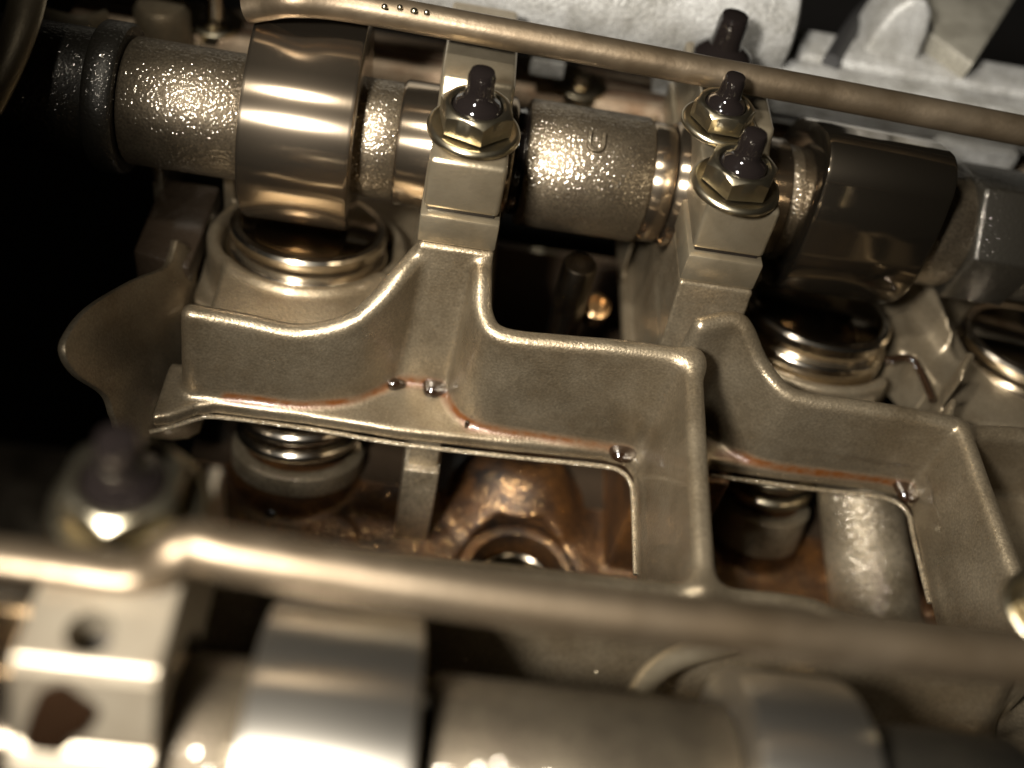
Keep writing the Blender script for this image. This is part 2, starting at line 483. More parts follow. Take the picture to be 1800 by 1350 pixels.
# ledge plate, then mass round the bucket bores
cf.prism([(-1.9, -16), (19, -16), (19, 5.4), (-1.9, 5.4)], -3.32, ZL, r=0.05)
base = XY([(345, 690), (430, 697), (520, 708), (600, 703), (690, 672), (770, 675), (795, 712), (822, 745), (1100, 783)], ZL)
def rimz(X, Y):
    xs = [-1.6, -1.26, -0.4, 0.48, 1.26, 1.83, 2.19, 2.6, 3.4, 3.64, 3.9, 5.3, 6.3, 7.1, 7.6]
    zs = [-0.95, -0.95, -1.06, -1.17, -1.05, -0.7, -0.42, -0.4, -0.2, -0.24, -0.62, -0.55, -0.4, -0.38, -0.45]
    return np.interp(X, xs, zs)
# mass between left front wall and the boss, lower than the rim
cf.prism([(-1.3, -4.3), (0.5, -4.25), (1.4, -4.0), (2.3, -3.4), (2.5, -1.5), (-1.3, -1.5)], -3.2, -2.02, r=0.1, draft=0.03)
# front wall with its rounded rim (far bank), left of the rib
W = 0.18
line = []
for (x, y) in base[:4]: line.append((x, y+W+0.02, float(rimz(x, y))))
line += [(1.8, -3.72, -0.72), (2.2, -3.25, -0.35), (2.5, -2.75, -0.2)]
cf.wall(line, W, -3.2, None, r=0.16, draft=0.06, k=0.16)
line = [(3.62, -2.6, -0.1), (3.68, -3.2, -0.2), (3.78, -3.8, -0.48), (4.15, -4.15, -0.6), (5.3, -4.2, -0.52), (6.3, -4.22, -0.42), (7.2, -4.25, -0.4), (7.55, -4.3, -0.45)]
cf.wall(line, W, -3.2, None, r=0.16, draft=0.06, k=0.2)
# cap pillars
def pillar(x0, x1, xb0, xb1, yt, yb, zt, yback):
    sl = cf.win((min(x0, xb0)-.6, max(x1, xb1)+.6, yb-.6, yback+.6, -3.7, zt+.5))
    X = cf.x[sl[0]][:, None, None]; Y = cf.y[sl[1]][None, :, None]; Z = cf.z[sl[2]][None, None, :]
    t = (zt-Z)/(zt+3.2)
    f = np.maximum(np.maximum((x0+(xb0-x0)*t)-X, X-(x1+(xb1-x1)*t)), np.maximum((yt+(yb-yt)*t)-Y, Y-yback))
    f = np.maximum(f, np.maximum(Z-zt, -3.3-Z))
    cf.union(sl, f.astype(np.float32), 0.12)
pillar(2.46, 3.84, 2.25, 3.3, -2.88, -3.62, 0.0, -0.4)
pillar(7.28, 8.66, 7.3, 8.7, -2.85, -3.45, 0.0, -0.4)
pillar(2.46, 3.84, 2.46, 3.84, 3.0, 3.0, 0.0, 0.6)
pillar(7.28, 8.66, 7.3, 8.7, 3.0, 3.0, 0.0, 0.6)
# rib and its flare to the front wall
cf.wall([(7.58, -4.2, -0.45), (7.52, -6, -0.5), (7.42, -8.9, -0.55)], 0.165, -3.2, None, r=0.14, draft=0.07, k=0.35)
# right-hand wall, boss side
line = [(7.75, -3.5, -0.25), (8.3, -3.35, -0.15), (8.62, -3.45, -0.25), (9.02, -3.75, -0.75), (9.45, -4.1, -1.0), (9.95, -4.22, -1.08), (11.4, -4.25, -1.06), (12.7, -4.3, -1.1), (12.95, -4.5, -1.12), (13.0, -6, -1.1), (13.15, -9, -1.1)]
cf.wall(line, 0.17, -3.2, None, r=0.16, draft=0.06, k=0.2)
cf.prism([(8.5, -3.6), (9.2, -3.9), (10, -4.1), (12.2, -4.1), (12.2, -1), (8.5, -1)], -3.2, -2.55, r=0.1)
# front (near) wall of the near bank with its thin rim
line = [tuple(az(x, y, -0.6)[:2])+(-0.6,) for x, y in [(150, 925), (420, 955), (700, 984), (1000, 1015), (1180, 1036), (1300, 1047), (1420, 1060), (1500, 1090), (1620, 1105), (1800, 1125)]]
line = [(a, b+0.02, c) for a, b, c in line]
cf.wall(line, 0.12, -3.2, None, r=0.1, draft=0.25, k=0.35)
# far right: next boss, gusset fin
cf.prism([(13.1, -3.5), (19, -3.5), (19, -0.4), (12.3, -0.4)], -3.2, -2.0, r=0.15)
cf.prism([(13.35, -1.9), (14.1, -2.0), (14.0, 0.6), (12.6, 0.6)], -3.2, -1.35, r=0.2, draft=0.25, k=0.3)
cf.wall([(13.0, -4.45, -1.2), (14.5, -4.2, -1.25), (19, -4.2, -1.2)], 0.2, -3.2, None, r=0.18, k=0.2)
cf.wall([(12.75, -4.25, -1.25), (13.2, -3.1, -1.05), (13.5, -2.6, -0.95)], 0.08, -3.2, None, r=0.08, k=0.08)
# bosses round the bucket bores
for bx, by in BUCK:
    cf.cyl((bx, by, 0), AXV, 2.05, -5.2, -2.36 if bx < 5 else -2.72, rd=0.14, k=0.12)
for bx in (2.4, 9.2, 14.5):
    cf.cyl((bx, YF, 0), AXF, 2.05, -5.2, -2.42, rd=0.14, k=0.12)
# back wall under the gasket rail, journals' cross webs
cf.prism([(-5, 4.28), (19, 4.28), (19, 4.8), (-5, 4.8)], -3.3, -1.15, r=0.05)
for bx in (2.55, 3.75, 6.95, 7.5, 8.6, -3.2, -1.7, 13.6):
    cf.prism([(bx-.12, 0.5), (bx+.12, 0.5), (bx+.12, 4.35), (bx-.12, 4.35)], -3.3, -1.2, r=0.06)
cf.prism([(2.5, -3.0), (3.8, -3.0), (3.8, 3.2), (2.5, 3.2)], -3.3, -1.4, r=0.06)
cf.prism([(7.3, -3.0), (8.6, -3.0), (8.6, 3.2), (7.3, 3.2)], -3.3, -1.4, r=0.06)
# slot beside the left boss, bores
cf.prism([(-2.2, -3.8), (-1.33, -3.8), (-1.33, -3.1), (-1.62, -2.3), (-2.2, -1.9)], -4, 0.3, r=0.05, cut=True)
for bx, by in BUCK:
    cf.cyl((bx, by, 0), AXV, 1.76, -6, -0.2, rd=0.0, k=0.24, cut=True)
for bx in (2.4, 9.2, 14.5):
    cf.cyl((bx, YF, 0), AXF, 1.80, -6, -0.2, rd=0.0, k=0.1, cut=True)
# clearance for the far camshaft
cf.cyl((-6, 0, 0), (1, 0, 0), 1.36, 0, 26, rd=0, k=0.05, cut=True)
# windows through the ledge
win1 = XY([(225, 752), (300, 742), (345, 726), (380, 722), (540, 742), (700, 768), (900, 790), (1060, 806), (1098, 815), (1114, 835), (1118, 870), (1122, 1020)], -3.2) + [(7.05, -8.0), (-2.6, -8.0)]
cf.prism(win1, -4, -2.4, r=0.0, k=0.08, cut=True)
win2 = XY([(1243, 822), (1400, 842), (1540, 858), (1585, 868), (1605, 890), (1612, 930), (1643, 1070)], -3.2) + [(12.7, -8.0), (8.0, -8.0), (7.95, -6)]
cf.prism(win2, -4, -2.4, r=0.0, k=0.08, cut=True)
# openings behind the walls, under the camshaft
cf.prism([(4.15, -3.75), (7.0, -3.7), (7.0, 2.9), (4.15, 2.9)], -4, 0.3, r=0.3, k=0.08, cut=True)
cf.prism([(12.45, -3.75), (13.15, -3.6), (13.25, -2.5), (12.95, -1.8), (12.5, -1.7)], -4, 0.3, r=0.12, k=0.1, cut=True)
cf.prism([(5.4, -10.3), (6.9, -10.3), (6.9, -9.7), (5.4, -9.7)], -4, -2.0, r=0.05, k=0.08, cut=True)
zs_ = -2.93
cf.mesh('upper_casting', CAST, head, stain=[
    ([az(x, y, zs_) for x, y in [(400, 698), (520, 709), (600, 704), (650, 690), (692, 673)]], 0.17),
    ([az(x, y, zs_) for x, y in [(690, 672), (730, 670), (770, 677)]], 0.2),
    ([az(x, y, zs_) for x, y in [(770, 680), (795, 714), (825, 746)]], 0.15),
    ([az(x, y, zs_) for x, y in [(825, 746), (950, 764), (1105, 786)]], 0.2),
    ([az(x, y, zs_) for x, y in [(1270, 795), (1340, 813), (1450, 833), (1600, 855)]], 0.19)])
del cf
# left pocket side: a steep web, hollowed like a shell, with a thin curved edge
pp_, pn_ = az(118, 612, -1.3), np.array((0.90, -0.12, 0.34))
ol = [(312, 420), (306, 445), (292, 470), (235, 494), (160, 540), (122, 588), (115, 622), (138, 660), (188, 695), (204, 735), (228, 765), (352, 760), (350, 600), (346, 440)]
ol = [onpl(x, y, pp_, pn_) for x, y in smooth_closed(ol)]
nn = pn_/np.linalg.norm(pn_)
m = MB(); k_ = len(ol)
m.add([tuple(p) for p in ol]+[tuple(p-nn*0.16) for p in ol], [tuple(range(k_)), tuple(range(k_, 2*k_))[::-1]]+[(i, (i+1) % k_, k_+(i+1) % k_, k_+i) for i in range(k_)])
m.build('pocket_web', CAST, head, bevel=0.06, seg=2, angle=60)
# lower edge of the window openings: a thin raised lip under the ledge
for wpts in ([(262, 760), (300, 751), (345, 737), (385, 733), (540, 753), (700, 780), (900, 803), (1055, 819), (1090, 828), (1108, 848), (1113, 880), (1117, 1010)],
             [(1250, 836), (1400, 856), (1535, 872), (1578, 884), (1598, 906), (1606, 945), (1634, 1060)]):
    pts = smoothpts([az(x, y, -3.34) for x, y in wpts], 6)
    m = MB(); m.sweep(pts, (0.05, 0.04), 8); m.build('window_lip', GREYC, head)

m = MB(); m.sweep(smoothpts([az(x, y, -1.95) for x, y in [(1560, 634), (1585, 629), (1606, 634), (1622, 660), (1640, 704)]]), [(0.09, 0.08)]*40, 10); m.build('oil_bead', OIL, head)
# lower chamber seen through the windows
lf = Field((-1.9, -9.5, -7.6), (16, 2.6, -3.3), 0.075)
ZFL = -6.8
lf.prism([(-4, -10), (17, -10), (17, 2), (-4, 2)], -7.5, ZFL, r=0.0)

VA = np.array([0, math.sin(math.radians(20)), math.cos(math.radians(20))])
B1 = az(503, 903, ZFL)+np.array([0.0, 1.35, 0])
B2 = az(1330, 1010, ZFL)+np.array([0, 1.1, 0])
lf.cyl(B1, VA, 1.42, -0.6, 0.5, rd=0.06, k=0.18)
lf.cyl(B2, VA, 1.05, -0.6, 0.95, rd=0.06, k=0.18)
cw = az(722, 955, ZFL)
rg = az(908, 1018, ZFL)
lf.cyl((rg[0]-.1, rg[1]+2.3, ZFL), (0, 0.35, 1), 1.8, -0.4, 1.0, rd=0.3, k=0.3, cone=0.7)
lf.cyl((rg[0], rg[1], ZFL), (0, 0, 1), 1.32, -1.0, 0.6, rd=0.05, k=0.15, cut=True)
rw = az(1080, 1000, ZFL)
lf.prism([(rw[0]-.2, rw[1]), (rw[0]+1.5, rw[1]), (rw[0]+1.5, 0), (rw[0]-.2, 0)], -7.2, -3.25, r=0.05, k=0.15)
cb = az(583, 945, ZFL)
lf.cyl((cb[0], cb[1], ZFL), (0, 0, 1), 0.56, -0.5, 0.05, rd=0.02, k=0.03)
rb = az(1620, 1040, ZFL)
lf.prism([(rb[0]-.0, rb[1]-.6), (rb[0]+2, rb[1]-.6), (rb[0]+2, 0), (rb[0]+.1, 0)], -7.2, -3.25, r=0.05, k=0.15)
lf.mesh('lower_chamber', BROWN, head)
del lf
m = MB(); m.prism([(cw[0]-.38, cw[1]+.1), (cw[0]+.34, cw[1]+.1), (cw[0]+.34, 0), (cw[0]-.38, 0)], -7.2, -4.35, axis='z')
m.build('web_column', GREYC, head, bevel=0.06)
m = MB(); m.prism([(cw[0]-.30, cw[1]+.26), (cw[0]+.28, cw[1]+.26), (cw[0]+.28, 0), (cw[0]-.30, 0)], -4.5, -3.25, axis='z')
m.build('web_column', GREYC, head, bevel=0.05)
m = MB(); m.lathe([(1.30, -.6), (1.30, .1), (1.26, .16), (1.14, .18), (1.04, .14), (1.0, .0), (1.0, -.6)], (rg[0], rg[1], ZFL), (0, 0, 1), 64, close=False)
m.build('port_ring', BROWN, head)
m = MB(); m.lathe([(1.0, -.5), (.9, -.35), (.84, -.32), (.78, -.36), (.74, -.7), (0.02, -.7)], (rg[0], rg[1], ZFL), (0, 0, 1), 48, close=False)
m.build('port_insert', OILMET, head)
# spring seat collars and the guide post are plain casting, so they read grey against the varnished floor
for Bc, r, h in ((B1, 1.425, .52), (B2, 1.055, .97)):
    m = MB(); m.lathe([(r, 0.10), (r+.015, 0.2), (r+.015, h), (r-.04, h+.04), (r-.25, h+.05), (r-.28, h-.1)], Bc, VA, 48, close=False)
    m.build('spring_seat_boss', GREYC, head)
m = MB(); m.box(-2, 16, 1.3, 1.5, -7.4, -3.4); m.box(-1.9, 16, -3.3, 1.3, -7.0, -6.72); m.build('rear_gallery_shade', SHADED, head)  # dark sheets that paint in the shade under the camshaft and behind the ledge
p0 = az(1552, 1150, -7.0)+np.array([0, 0.5, 0]); p1 = az(1518, 892, -4.4)+np.array([0, 0.75, 0])
dv = Vector(p1-p0); ln = dv.length
m = MB(); m.lathe([(0.98, 0), (0.92, ln*.5), (0.86, ln-.06), (0.80, ln), (0.3, ln+.01)], p0, dv, 40)
m.build('guide_post', GREYC, head)
# near bank: rim of a tappet bore and an oily slot showing under the near tube
m = MB(); m.sweep(smoothpts([az(x, y, -1.6) for x, y in [(1120, 1225), (1140, 1192), (1172, 1166), (1222, 1146), (1290, 1132)]]), 0.19, 14); m.build('bore_rim', CAPM, head)
m = MB(); m.sweep(smoothpts([az(x, y, -2.4) for x, y in [(815, 1158), (850, 1152), (950, 1156), (1020, 1166), (1050, 1182)]]), 0.045, 8); m.build('slot_lip', CAPM, head)
m = MB(); m.sweep(smoothpts([az(x, y, -2.45) for x, y in [(830, 1140), (950, 1146), (1050, 1160), (1090, 1172)]]), [(0.1, 0.07)]*40, 10); m.build('oily_slot', OIL, head)
m = MB(); m.prism([(-3.2, -1.5), (-2.0, -1.8), (-1.95, 0.9), (-3.2, 0.9)], -6, -2.5, axis='z'); m.build('gallery_wall', SHADED, head, bevel=0.12)  # casting block coloured near-black, its dimness painted in
# gasket rail behind the camshaft
def zrail(x): return -1.05
ry0, ry1 = 4.2, 5.65
m = MB(); m.box(-6, 19, ry0, ry1, -1.5, -1.05)
m.build('gasket_rail', RAIL, head, bevel=0.05)
m = MB(); m.box(-6, 19, ry0+.45, ry0+.6, -1.049, -1.03); m.box(-6, 19, ry0+.85, ry0+.95, -1.049, -1.02)
m.build('sealant_bead', SEAL, head, bevel=0.008)
m = MB(); m.box(-6, 19, 5.66, 5.86, -3.5, -1.25)
m.build('outer_wall', CAST, head)
for px in [(1020, 150), (1620, 266), (378, 40)]:
    c = az(*px, -1.0)
    m = MB(); m.lathe([(0.62, -0.2), (0.62, 0.03), (0.57, 0.07), (0.40, 0.07), (0.38, 0.05), (0.30, 0.05), (0.26, -0.02), (0.10, -0.05)], c, (0, 0, 1), 40)
    b = m.build('screw_boss', ZINC, head)
    m = MB(); m.lathe([(0.25, -0.04), (0.25, 0.10), (0.2, 0.14), (0.12, 0.14), (0.1, 0.06)] if px[0] > 500 else [(0.36, -.04), (0.36, .12), (0.22, .16), (0.2, .3), (0.2, 1.6)], c, (0, 0, 1), 24)
    m.build('dowel', CHROME, b)

# ------------------------------------------------------------------ camshafts
def cam_profile(rb, nose_r, reach, nose_deg, n=96):
    """outline of a cam in the YZ plane: hull of base circle and nose circle"""
    a = math.radians(nose_deg); dx, dz = math.cos(a), math.sin(a); dd = reach-nose_r
    al = math.acos((rb-nose_r)/dd) if dd > rb-nose_r else 0
    pts = []
    m = n//3
    for k in range(m+1):
        t = a-al+2*al*k/m
        pts.append((dd*dx+nose_r*math.cos(t), dd*dz+nose_r*math.sin(t)))
    for k in range(1, 4):      # slightly convex flank
        f = k/4; t = a+al
        p = np.array([dd*dx+nose_r*math.cos(t), dd*dz+nose_r*math.sin(t)])*(1-f)+np.array([rb*math.cos(t), rb*math.sin(t)])*f
        p += np.array([math.cos(t), math.sin(t)])*0.05*math.sin(math.pi*f)
        pts.append(tuple(p))
    m2 = n-m
    for k in range(m2+1):
        t = a+al+(2*math.pi-2*al)*k/m2
        pts.append((rb*math.cos(t), rb*math.sin(t)))
    for k in range(1, 4):
        f = k/4; t = a-al
        p = np.array([rb*math.cos(t), rb*math.sin(t)])*(1-f)+np.array([dd*dx+nose_r*math.cos(t), dd*dz+nose_r*math.sin(t)])*f
        p += np.array([math.cos(t), math.sin(t)])*0.05*math.sin(math.pi*f)
        pts.append(tuple(p))
    return pts
def lobe(parent, x0, x1, Yc, prof, material, name='cam_lobe'):
    n = len(prof); P = np.array(prof)
    nr = np.zeros_like(P)
    for i in range(n):
        t = P[(i+1) % n]-P[i-1]; nr[i] = np.array([t[1], -t[0]])/np.linalg.norm(t)
    cen = P.mean(0)
    if ((P-cen)*nr).sum() < 0: nr = -nr
    ch = 0.09
    rows = [(x0, -0.4), (x0, -ch-.0), (x0+ch*.3, -ch*.3), (x0+ch, 0), (x1-ch, 0), (x1-ch*.3, -ch*.3), (x1, -ch), (x1, -0.4)]
    V = []; Fc = []
    for (x, off) in rows:
        Q = P+nr*off
        V += [(x, q[0]+Yc, q[1]) for q in Q]
    for r in range(len(rows)-1):
        for k in range(n): Fc.append((r*n+k, r*n+(k+1) % n, (r+1)*n+(k+1) % n, (r+1)*n+k))
    Fc.append(tuple(range(n))[::-1]); Fc.append(tuple((len(rows)-1)*n+k for k in range(n)))
    m = MB(); m.add(V, Fc)
    return m.build(name, material, parent)
def rod(parent, name, material, x0, x1, r, Yc, prof=None, n=64):
    m = MB()
    pf = prof or [(r-.05, 0), (r, 0.06), (r, x1-x0-.06), (r-.05, x1-x0)]
    m.lathe(pf, (x0, Yc, 0), (1, 0, 0), n)
    return m.build(name, material, parent)
def marks(parent, text, xs, Yc, r, ang, size):
    for ch, x in zip(text, xs):
        cu = bpy.data.curves.new('cast_mark', 'FONT'); cu.body = ch; cu.size = size*U; cu.extrude = 0.05*U
        cu.bevel_depth = 0.02*U; cu.bevel_resolution = 1; cu.align_x = 'CENTER'; cu.align_y = 'CENTER'
        t = bpy.data.objects.new('tmp', cu); COL.objects.link(t)
        dg = bpy.context.evaluated_depsgraph_get()
        me = bpy.data.meshes.new_from_object(t.evaluated_get(dg)); me.name = 'cast_mark'
        bpy.data.objects.remove(t)
        a = math.radians(ang)       # angle of the surface normal above -Y
        nrm = Vector((0, -math.cos(a), math.sin(a))); upv = Vector((0, math.sin(a), math.cos(a)))
        mt = Matrix((Vector((1, 0, 0)), upv, nrm)).transposed().to_4x4()
        me.transform(mt)
        p = Vector((x, Yc, 0))+nrm*(r+.0)
        me.transform(Matrix.Translation(p*U-parent_loc(parent)))
        me.materials.clear(); me.materials.append(SHAFT)
        o = bpy.data.objects.new('cast_mark', me); COL.objects.link(o); o.parent = parent

cu_ = root('camshaft', 'far camshaft with bright ground lobe, running behind the hex nuts', 'camshaft', (5, 0, 0))
def Xup(px, py=None):           # x of a point on the far axis line
    lo_, hi_ = -8.0, 22.0
    for _ in range(40):
        mi = (lo_+hi_)/2; q = R @ np.array([mi, 0, 0.6])+D
        if 900+F*q[0]/q[2] < px: lo_ = mi
        else: hi_ = mi
    return lo_
rod(cu_, 'shaft', SHAFT, Xup(228), Xup(440), 1.2, 0)
rod(cu_, 'thrust_collar', BLACKSH, Xup(175), Xup(226), 1.42, 0)
rod(cu_, 'shaft_end', BLACKSH, -8, Xup(176), 1.22, 0)
lobe(cu_, Xup(446), Xup(636), 0, cam_profile(1.86, 1.0, 2.35, 58), GROUND)
rod(cu_, 'shaft', SHAFT, Xup(630), Xup(708), 1.14, 0)
rod(cu_, 'journal', GROUND, Xup(706), Xup(905), 1.22, 0)
rod(cu_, 'shaft', SHAFT, Xup(926), Xup(1140), 1.24, 0)
rod(cu_, 'shaft_neck', BLACKS, Xup(900), Xup(930), 1.05, 0)
rod(cu_, 'journal', GROUND, Xup(1140), Xup(1180), 1.18, 0)
rod(cu_, 'journal', GROUND, Xup(1182), Xup(1375), 1.25, 0)
rod(cu_, 'shaft', SHAFT, Xup(1372), Xup(1410), 1.15, 0)
lobe(cu_, Xup(1396), Xup(1606), 0, cam_profile(1.72, 0.75, 2.28, 116), DARKG)
rod(cu_, 'shaft', SHAFT, Xup(1585), Xup(1690), 1.2, 0)
m = MB(); m.lathe([(1.3, 0), (1.42, .06), (1.42, 1.4), (1.3, 1.46)], (Xup(1690), 0, 0), (1, 0, 0), 6)
m.build('hex_flats', BLACKSH, cu_, bevel=0.06)
rod(cu_, 'shaft', BLACKSH, Xup(1690)+1.4, 22, 1.25, 0)
marks(cu_, 'U', [Xup(1037)], 0, 1.235, 62, 0.55)

cl_ = root('camshaft', 'near camshaft with blurred cast marks, along the bottom edge of the picture', 'camshaft', (5, YF, 0))
def Xlo(px, z=1.0, y=YF-.9):
    lo_, hi_ = -12.0, 26.0
    for _ in range(40):
        mi = (lo_+hi_)/2; q = R @ np.array([mi, y, z])+D
        if 900+F*q[0]/q[2] < px: lo_ = mi
        else: hi_ = mi
    return lo_
rod(cl_, 'journal', GROUND, Xlo(-200), Xlo(252), 1.22, YF)
rod(cl_, 'shaft', SHAFTN, Xlo(252), Xlo(420), 1.15, YF)
lobe(cl_, Xlo(405), Xlo(715), YF, cam_profile(1.88, 0.8, 2.5, -60), GROUNDB)
rod(cl_, 'shaft_neck', BLACKS, Xlo(712), Xlo(752), 1.0, YF)
rod(cl_, 'shaft', SHAFTN, Xlo(750), Xlo(1330), 1.22, YF)
lobe(cl_, Xlo(1335), Xlo(1560), YF, cam_profile(1.68, 0.7, 2.4, -70), GROUNDB)
rod(cl_, 'shaft', BLACKSH, Xlo(1555), Xlo(1900), 1.2, YF)
marks(cl_, 'L315E', [Xlo(935), Xlo(985), Xlo(1035), Xlo(1080), Xlo(1122)], YF, 1.215, 60, 0.52)

cl_.location.z -= 0.26*U            # the near camshaft sits a little lower in its bearings

# ------------------------------------------------------------------ tappets (bucket followers)
def tappet(bx, by, axv, label, s=1.0):
    top = np.array([bx, by, 0])-axv*2.0*s
    o = root('bucket_tappet', label, 'tappet', top-axv*2.2, 'bucket tappets in their bores')
    m = MB(); m.lathe([(1.66, 0), (1.66, 1.62), (1.64, 1.66), (1.60, 1.69), (1.5, 1.70)], top-axv*2.2, axv, 64)
    m.build('bucket', CHROME, o)
    m = MB(); m.lathe([(1.5, 1.6), (1.56, 1.9), (1.60, 1.93), (1.60, 2.1), (1.54, 2.16), (1.42, 2.16), (1.40, 2.12)], top-axv*2.2, axv, 64)
    m.build('rim', CHROME, o)
    m = MB(); m.lathe([(1.41, 1.9), (1.41, 2.15), (1.36, 2.18), (0.05, 2.185)], top-axv*2.2, axv, 64)
    m.build('shim', SHIM, o)
    return o
tappet(*BUCK[0], AXV, 'polished bucket tappet under the bright ground cam lobe')
tappet(*BUCK[1], AXV, 'polished bucket tappet under the dark upright cam lobe')
tappet(*BUCK[2], AXV, 'shadowed bucket tappet at the right edge of the picture')
for bx, lb in ((2.4, 'bucket tappet hidden under the blown-out bright lobe of the near camshaft'), (9.2, 'bucket tappet in the curved bore below the near oil tube')):
    tappet(bx, YF, AXF, lb)

# ------------------------------------------------------------------ bearing caps
GC = 'bearing caps holding the camshafts'
def cap(x0, x1, Yc, sgn, label, crown=True, hole=False):
    """sgn +1: nut seat towards the camera side (far bank); -1 towards the far side (near bank)"""
    o = root('bearing_cap', label, 'bearing cap', ((x0+x1)/2, Yc, 0), GC)
    def pr(pts): return [(Yc+sgn*p[0], p[1]) for p in pts]
    arch = [(1.27*math.cos(t), 1.27*math.sin(t)) for t in np.linspace(0, math.pi, 25)]
    body = [(-2.82, 0.0), (-2.82, 0.62), (-2.74, 0.68)] + [(-1.3, 0.66), (1.3, 0.66), (2.74, 0.68), (2.82, 0.62), (2.82, 0.0)] + arch
    m = MB(); m.prism(pr([(-2.82, 0.004), (-2.82, 0.62), (-1.2, 0.62), (-1.27, 0.3), (-1.29, 0.004)]), x0, x1)
    m.build('foot', CAPM, o, bevel=0.05)
    m = MB(); m.prism(pr([(2.82, 0.004), (2.82, 0.62), (1.2, 0.62), (1.27, 0.3), (1.29, 0.004)]), x0, x1)
    m.build('foot', CAPM, o, bevel=0.05)
    up = [(-2.72, 0.70), (-2.66, 1.72), (-1.05, 1.74), (-0.85, 1.9), (-0.75, 2.12), (0.75, 2.12), (0.85, 1.9), (1.05, 1.74), (2.66, 1.72), (2.72, 0.70)]
    up += [(1.30*math.cos(t), 1.30*math.sin(t)) for t in np.linspace(math.asin(.54), math.pi-math.asin(.54), 21)]
    m = MB(); m.prism(pr(up), x0+.04, x1-.04)
    m.build('cap_body', CAPM, o, bevel=0.09, seg=3)
    m = MB(); m.prism(pr([(-2.64, 0.60), (-2.64, 0.72), (-1.35, 0.72), (-1.25, 0.60)]), x0+.12, x1-.12)
    m.build('joint_groove', BLACKS, o)
    return o
cap(2.42, 3.84, 0, 1, 'bearing cap with the left hex nut, just right of the bright cam lobe')
cap(7.26, 8.66, 0, 1, 'bearing cap with the right hex nuts, left of the dark upright cam lobe')
LC0, LC1 = az(22, 1140, 2.05)[0], az(285, 1160, 2.05)[0]

# ------------------------------------------------------------------ nuts, washers, studs
def hexnut(px, z, label, slabel, wlabel, s=1.0, rot=20, nub=True, group_n='hex nuts on the bearing caps', loc=None):
    c = np.array(loc) if loc is not None else az(*px, z)
    x, y, z = c
    wo = root('washer', wlabel, 'washer', (x, y, z), 'washers under the hex nuts')
    m = MB(); m.lathe([(0.42*s, 0), (0.78*s, 0), (0.82*s, 0.03), (0.825*s, 0.08*s), (0.81*s, 0.12*s), (0.77*s, 0.15*s), (0.74*s, 0.155*s), (0.71*s, 0.14*s), (0.42*s, 0.13*s)], (x, y, z), (0, 0, 1), 56)
    m.build('ring', ZINC, wo)
    h0 = z+0.16*s; H = 0.44*s
    no = root('hex_nut', label, 'nut', (x, y, h0), group_n)
    # chamfered hexagon with a bored centre
    V = []; Fc = []; n = 48
    def hexr(t, R_): 
        a = (t % (math.pi/3))-math.pi/6
        return R_*math.cos(math.pi/6)/math.cos(a)
    Rc = 0.67*s
    rows = [(0, 0.0, 'h', -0.03), (1, 0.03*s, 'h', 0), (2, H*.78, 'h', 0)]
    prof = []
    for k in range(n):
        t = 2*math.pi*k/n+math.radians(rot)
    rings = []
    def ring(f, hz):
        i0 = len(V)
        for k in range(n):
            t = 2*math.pi*k/n; r = f(t)
            V.append((x+r*math.cos(t+math.radians(rot)), y+r*math.sin(t+math.radians(rot)), h0+(hz(t) if callable(hz) else hz)))
        rings.append(i0)
    rt = 0.57*s
    ring(lambda t: 0.45*s, 0.0)
    ring(lambda t: hexr(t, Rc)-.03, 0.0)
    ring(lambda t: hexr(t, Rc), 0.03*s)
    ring(lambda t: hexr(t, Rc), lambda t: H-(hexr(t, Rc)-rt)*0.75-.02)
    ring(lambda t: rt, H-.01)
    ring(lambda t: rt-.05*s, H)
    ring(lambda t: 0.49*s, H)
    ring(lambda t: 0.45*s, H-.04*s)
    ring(lambda t: 0.45*s, 0.0)
    for a, b in zip(rings[:-1], rings[1:]):
        for k in range(n): Fc.append((a+k, a+(k+1) % n, b+(k+1) % n, b+k))
    m = MB(); m.add(V, Fc); m.build('hex_body', ZINC, no)
    so = root('stud', slabel, 'stud', (x, y, z), 'black studs through the hex nuts')
    m = MB()
    m.lathe([(0.44*s, 0.0), (0.44*s, h0-z+H*.80), (0.42*s, h0-z+H*.95), (0.37*s, h0-z+H*1.12), (0.29*s, h0-z+H*1.25), (0.25*s, h0-z+H*1.42), (0.235*s, h0-z+H*1.7), (0.235*s, h0-z+H*2.2), (0.2*s, h0-z+H*2.42), (0.1*s, h0-z+H*2.5)], (x, y, z), (0, 0, 1), 32)
    m.build('shank', BLACKS, so)
    return c
hexnut((832, 233), 1.74, 'left hex nut on the cap beside the bright cam lobe', 'oily black stud end standing in the left hex nut', 'bright washer under the left hex nut', 1.0, 42)
hexnut((1290, 332), 1.74, 'right front hex nut beside the dark upright cam lobe', 'oily black stud end standing in the right front hex nut', 'bright washer under the right front hex nut', 0.97, 8)
hexnut((1262, 222), 2.12, 'hex nut right behind the right front one, half under the far tube', 'black stud end directly below the far tube', 'washer under the hex nut that sits below the far tube', 0.85, 0)
# rear black stud sticking up beyond the tube
c = az(1268, 100, 1.74)
so = root('stud', 'black stud with a flared foot standing beyond the far tube', 'stud', c, 'black studs through the hex nuts')
m = MB(); m.lathe([(0.60, -0.25), (0.60, 0.1), (0.52, 0.18), (0.34, 0.3), (0.31, 0.45), (0.31, 0.82), (0.26, 0.93), (0.1, 0.97)], c, (0, 0, 1), 32)
m.build('shank', BLACKS, so)
